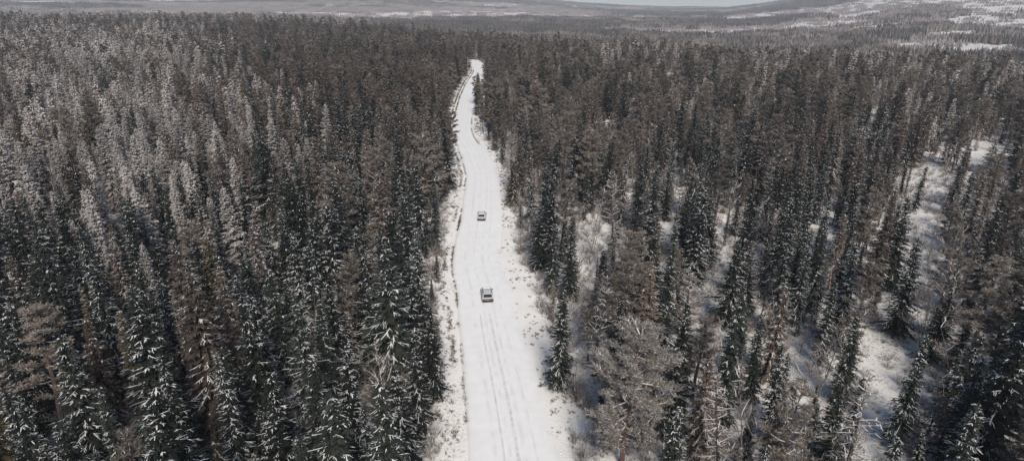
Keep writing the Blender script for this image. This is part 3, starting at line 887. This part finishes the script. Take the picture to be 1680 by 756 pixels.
g = fnoise(fx*.5, fy + 3000, 420) + RNG.normal(0, .05, len(fx))
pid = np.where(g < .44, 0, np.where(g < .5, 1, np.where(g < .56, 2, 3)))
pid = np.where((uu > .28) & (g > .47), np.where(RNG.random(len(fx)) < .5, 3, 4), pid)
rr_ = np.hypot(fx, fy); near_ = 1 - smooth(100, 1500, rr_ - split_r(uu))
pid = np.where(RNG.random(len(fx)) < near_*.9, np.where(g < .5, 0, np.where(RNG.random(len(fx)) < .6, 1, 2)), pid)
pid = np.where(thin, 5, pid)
fz = terrain(fx, fy) - .6
rot = np.zeros((len(fx), 3)); rot[:, 2] = RNG.uniform(0, 6.28, len(fx))
sc = np.repeat(RNG.uniform(.85, 1.15, len(fx))[:, None], 3, 1)
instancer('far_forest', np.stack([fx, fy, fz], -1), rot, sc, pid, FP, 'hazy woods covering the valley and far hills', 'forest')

# ------------------------------------------------------------------ shrubs, undergrowth and grass along the road
SHR = [shrub(2.4, 1.0, .2), shrub(1.7, 1.0, .3), shrub(3.1, 1.1, .12)]
shm = [(c.mesh('shrub_twigs', M['twig']), s.mesh('shrub_snow', M['tree_snow'])) for c, s in SHR]
spots = []
for y in np.arange(40, 150, 1.0):
    for sg in (-1, 1):
        if random.random() < (.62 if sg > 0 else .42):
            w = float(_spl(y, 4 if sg > 0 else 3)); o = sg*(w + U(-.9, 1.8)); spots.append((float(road_x(y)) + o, float(y) + U(-.4, .4), sg))
cnt = {-1: 0, 1: 0}
for (x, y, sg) in spots:
    v = random.randrange(3)
    px_, py_, _ = project(x, y, 0)
    if not (0 < px_ < 1680 and py_ < 760): continue
    cnt[sg] += 1
    e = obj('bare_shrub', shm[v][0]); e.location = (x, y, float(terrain(x, y))); e.rotation_euler = (0, 0, U(0, 6)); s = U(.7, 1.25); e.scale = (s, s, s)
    obj('snow', shm[v][1], e)['kind'] = 'stuff'
    e['label'] = f'{("waist high", "low", "tall")[v]} brown leafless shrub, {ordinal(cnt[sg])} along the {"right" if sg > 0 else "left"} road verge from bottom'
    e['category'] = 'shrub'; e['group'] = 'leafless shrubs along the road verge'

# undergrowth in the right forest and its clearings
X, Y = scatter(1.6, 30, 210)
off = X - road_x(Y)
k = ~open_corridor(X, Y, -1.0) & (RNG.random(len(X)) < np.where(off > 0, .6, .14))
X, Y = X[k], Y[k]
k = RNG.random(len(X)) > clearing(X, Y)*.2
X, Y = X[k], Y[k]
rot = np.zeros((len(X), 3)); rot[:, 2] = RNG.uniform(0, 6.28, len(X))
sc = np.repeat(RNG.uniform(.35, 1.0, len(X))[:, None], 3, 1)
instancer('undergrowth', np.stack([X, Y, terrain(X, Y)], -1), rot, sc, RNG.integers(0, 3, len(X)),
          [joined('shrub_shape', [(c, M['twig']), (s, M['tree_snow'])]) for c, s in SHR], 'brown leafless undergrowth on the snowy forest floor', 'undergrowth')

def tuft(H, n, sp):
    b = MB()
    for i in range(n):
        a = U(0, 6.28); r = U(0, sp); p = (math.cos(a)*r, math.sin(a)*r, -.03)
        v = Vector((U(-.7, .7), U(-.7, .7), U(.5, 1))).normalized()
        b.kite(p, tuple(v), H*U(.5, 1.1), U(.02, .05), tuple(v.cross(Vector((U(-1, 1), U(-1, 1), .2))).normalized()))
    return b
TF = [joined('tuft', [(tuft(.35, 16, .16), M['grass'])]), joined('tuft', [(tuft(.5, 24, .24), M['grass'])]), joined('tuft', [(tuft(.25, 14, .22), M['grass'])])]
tx, ty = [], []
for y in np.arange(36, 420, .16):
    xr = float(road_x(y)); w = float(road_w(y)); wl_, wr_ = float(_spl(y, 3)), float(_spl(y, 4))
    gate = float(vnoise(y, 50.5, 2.2)); gate2 = float(vnoise(y, 90.5, 3.0))
    if gate > .38:                                  # dark broken line at the left road edge
        for _ in range(2): tx.append(xr - w - .35 + random.gauss(0, .16)); ty.append(y + U(0, .16))
    if gate2 > .45: tx.append(xr - w - 1.75 + random.gauss(0, .2)); ty.append(y)
    if gate2 > .6 and random.random() < .7: tx.append(xr + w + .5 + random.gauss(0, .3)); ty.append(y)
    for _ in range(2):
        o = U(w + 2.0, wl_ + 1.5)
        if float(fnoise(xr - o, y, 1.6)) > .42: tx.append(xr - o); ty.append(y + U(0, .2))
    for _ in range(2):
        o = U(w + .9, max(w + 1, wr_ + 2))
        if float(fnoise(xr + o, y, 1.8)) > .46 and random.random() < .3 + .7*(o - w)/(wr_ - w + .1): tx.append(xr + o); ty.append(y + U(0, .2))
tx, ty = np.array(tx), np.array(ty)
tz = terrain(tx, ty)
rot = np.zeros((len(tx), 3)); rot[:, 2] = RNG.uniform(0, 6.28, len(tx))
sc = np.repeat(RNG.uniform(.5, 1.25, len(tx))[:, None], 3, 1)
instancer('verge_grass', np.stack([tx, ty, tz], -1), rot, sc, RNG.integers(0, 3, len(tx)), TF, 'dark dry grass poking through snow along the road verges', 'grass')

# ------------------------------------------------------------------ cars
def section_loft(name, secs, m, parent, smooth_=True):
    """secs = list of closed rings of equal count"""
    v, f = [], []; k = len(secs[0])
    for s in secs: v += s
    for i in range(len(secs) - 1):
        for j in range(k): f.append((i*k + j, i*k + (j+1) % k, (i+1)*k + (j+1) % k, (i+1)*k + j))
    f.append(tuple(range(k))[::-1]); f.append(tuple((len(secs)-1)*k + j for j in range(k)))
    me = bpy.data.meshes.new(name); me.from_pydata(v, [], f); me.update(); me.materials.append(m)
    if smooth_:
        me.polygons.foreach_set('use_smooth', [True]*len(me.polygons))
    o = obj(name, me, parent)
    if smooth_:
        try: me.set_sharp_from_angle(angle=math.radians(38))
        except Exception: pass
    return o
def ring(y, hw, zb, zt, rb=.12, rt=.16):
    """rounded cross section at length y: half width hw, from zb to zt"""
    pts = []
    for cx, cz, r, a0 in ((hw - rb, zb + rb, rb, -90), (hw - rt, zt - rt, rt, 0), (-hw + rt, zt - rt, rt, 90), (-hw + rb, zb + rb, rb, 180)):
        for t in range(4):
            a = math.radians(a0 + 30*t); pts.append((cx + math.cos(a)*r, y, cz + math.sin(a)*r))
    return pts
def panel(name, pts, m, parent, th=.012):
    """flat polygon with a little thickness"""
    n = (Vector(pts[1]) - Vector(pts[0])).cross(Vector(pts[2]) - Vector(pts[0])).normalized()*th
    k = len(pts); v = [tuple(Vector(p) + n) for p in pts] + [tuple(Vector(p) - n) for p in pts]
    f = [tuple(range(k)), tuple(range(2*k - 1, k - 1, -1))] + [(i, i + k, (i+1) % k + k, (i+1) % k) for i in range(k)]
    me = bpy.data.meshes.new(name); me.from_pydata(v, [], f); me.update(); me.materials.append(m)
    return obj(name, me, parent)
def boxm(name, c, d, m, parent, bev=.02):
    x, y, z = c; a, b, h = d[0]/2, d[1]/2, d[2]/2
    return section_loft(name, [ring2(y - b, x, z, a - bev, h - bev), ring2(y - b + bev, x, z, a, h), ring2(y + b - bev, x, z, a, h), ring2(y + b, x, z, a - bev, h - bev)], m, parent, False)
def ring2(y, cx, cz, a, h):
    return [(cx - a, y, cz - h), (cx + a, y, cz - h), (cx + a, y, cz + h), (cx - a, y, cz + h)]

def make_car(name, label, paint, Lc, W, Hc, suv):
    root = bpy.data.objects.new(name, None); col.objects.link(root)
    root['label'] = label; root['category'] = 'car'; root['group'] = 'cars on the snowy road'
    h = W/2; zb = .26 if suv else .2; belt = Hc*.60
    yr, yf = -Lc/2, Lc/2
    # lower body, rear to front (+y is forward)
    body = section_loft('body', [ring(yr, h*.84, zb + .16, belt*.92, .1, .1), ring(yr + .08, h*.93, zb + .06, belt*.97), ring(yr + .35, h*.985, zb, belt),
                                 ring(yr + 1.2, h, zb, belt), ring(.2, h, zb, belt), ring(yf - 1.35, h*.99, zb, belt*.99), ring(yf - .7, h*.965, zb, belt*.93),
                                 ring(yf - .2, h*.9, zb + .04, belt*.84), ring(yf, h*.78, zb + .14, belt*.70, .1, .1)], paint, root)
    # cabin
    yc0, yc1 = yr + .12, yf - 1.25
    cab = section_loft('roof', [ring(yc0, h*.88, belt - .08, belt + .02, .04, .04), ring(yc0 + .20, h*.80, belt - .08, Hc - .07, .05, .12), ring(yc0 + .75, h*.79, belt - .08, Hc - .005, .05, .14),
                                ring(yc0 + 1.5, h*.79, belt - .08, Hc, .05, .14), ring(yc1 - .95, h*.79, belt - .08, Hc - .03, .05, .14), ring(yc1 - .6, h*.80, belt - .08, Hc - .10, .05, .12),
                                ring(yc1 + .1, h*.88, belt - .08, belt + .01, .04, .04)], paint, root)
    # glass
    t_ = Hc - .15
    panel('rear_window', [(-h*.78, yc0 + .012, belt + .035), (h*.78, yc0 + .012, belt + .035), (h*.70, yc0 + .172, t_ + .06), (-h*.70, yc0 + .172, t_ + .06)], M['glass'], root, .02)
    panel('windscreen', [(h*.76, yc1 + .04, belt + .07), (-h*.76, yc1 + .04, belt + .07), (-h*.66, yc1 - .52, t_ + .03), (h*.66, yc1 - .52, t_ + .03)], M['glass'], root, .02)
    for sg in (-1, 1):
        for (a, b, c, d) in ((yc0 + .42, yc0 + 1.05, yc0 + 1.05, yc0 + .55), (yc0 + 1.12, yc0 + 1.98, yc0 + 1.98, yc0 + 1.12), (yc0 + 2.05, yc1 - .1, yc1 - .62, yc0 + 2.05)):
            pts = [(sg*h*.815, a, belt + .03), (sg*h*.815, b, belt + .03), (sg*h*.797, c, t_), (sg*h*.797, d, t_)]
            panel('side_window', pts if sg > 0 else pts[::-1], M['glass'], root, .018)
        mr = boxm('mirror', (sg*(h + .07), yc1 - .18, belt + .10), (.17, .12, .14), M['plastic'], root, .03)
        panel('tail_lamp', [(sg*h*.9 - .12*(sg > 0) - .0, yr + .055, belt*.70), (sg*h*.9 + .12*(sg < 0), yr + .055, belt*.70), (sg*h*.9 + .12*(sg < 0), yr + .065, belt*.90), (sg*h*.9 - .12*(sg > 0), yr + .065, belt*.90)]
              if False else [(sg*h*.60, yr + .005, belt*.70), (sg*h*.86, yr + .03, belt*.70), (sg*h*.86, yr + .03, belt*.88), (sg*h*.60, yr + .005, belt*.88)], M['lamp'], root, .03)
        panel('headlight', [(sg*h*.45, yf - .03, belt*.56), (sg*h*.8, yf - .10, belt*.58), (sg*h*.8, yf - .14, belt*.70), (sg*h*.45, yf - .05, belt*.68)], M['headlamp'], root, .035)
        boxm('roof_rail', (sg*h*.72, yc0 + 1.35, Hc + .015), (.04, 1.7, .05), M['plastic'], root, .01)
        for yy in (yc0 + 1.35, yc0 + 2.25):
            boxm('door_handle', (sg*(h + .008), yy, belt*.86), (.03, .18, .035), M['plastic'], root, .008)
        for yw in (yr + .85, yf - .88):
            r = .355 if suv else .32
            wv = MB()
            n = 20
            prof = [(.115, r*.62), (.115, r*.92), (.085, r), (-.085, r), (-.115, r*.92), (-.115, r*.62)]
            base = 0
            for k_ in range(n):
                a = 6.2832*k_/n
                for (xo, rr) in prof: wv.v.append((xo, math.cos(a)*rr, math.sin(a)*rr)); wv.n += 1
            for k_ in range(n):
                for j in range(len(prof) - 1):
                    p = len(prof); wv.f.append((k_*p + j, k_*p + j + 1, ((k_+1) % n)*p + j + 1, ((k_+1) % n)*p + j))
            wh = obj('wheel', wv.mesh('wheel', M['tyre']), root); wh.location = (sg*(h - .10), yw, r)
            rm = MB()
            rm.v.append((.09*sg, 0, 0)); rm.n = 1
            for k_ in range(n):
                a = 6.2832*k_/n; rm.v.append((.075*sg, math.cos(a)*r*.63, math.sin(a)*r*.63)); rm.n += 1
            for k_ in range(n): rm.f.append((0, 1 + k_, 1 + (k_+1) % n))
            obj('rim', rm.mesh('rim', M['rim']), wh)
    boxm('rear_bumper', (0, yr + .05, zb + .18), (W*.92, .24, .32), M['plastic'], root, .05)
    for sg in (-1, 1): boxm('sill', (sg*h*.97, 0, zb + .09), (.12, Lc*.86, .22), M['plastic'], root, .03)
    boxm('front_bumper', (0, yf - .06, zb + .12), (W*.82, .2, .2), M['plastic'], root, .05)
    boxm('number_plate', (0, yr - .012, belt*.62), (.5, .02, .12), M['plate'], root, .004)
    boxm('plate_recess', (0, yr + .0, belt*.80), (W*.60, .04, .13), M['plastic'], root, .006)
    boxm('spoiler', (0, yc0 + .17, Hc - .045), (W*.66, .20, .04), paint, root, .012)
    return root
def place_car(root, px, py):
    x, y = pix(px, py, 0.16); root.location = (x, y, float(rz(y, x - float(road_x(y)))) - .01)
    hd = math.atan2(float(road_x(y + 2) - road_x(y - 2)), 4.0)
    root.rotation_euler = (0, 0, -hd)
    return x, y
c1 = make_car('car', 'silver estate car nearer the camera, tyre tracks behind it', M['silver'], 4.2, 1.72, 1.52, True)
c2 = make_car('car', 'white hatchback farther up the road, ahead of the silver car', M['white'], 4.1, 1.74, 1.48, False)
c1p = place_car(c1, 799, 487); c2p = place_car(c2, 790.5, 358)
print('cars', c1p, c2p, 'singles', int(single.sum()), 'points', len(PX), 'far', len(fx), 'tufts', len(tx), 'undergrowth', len(X))
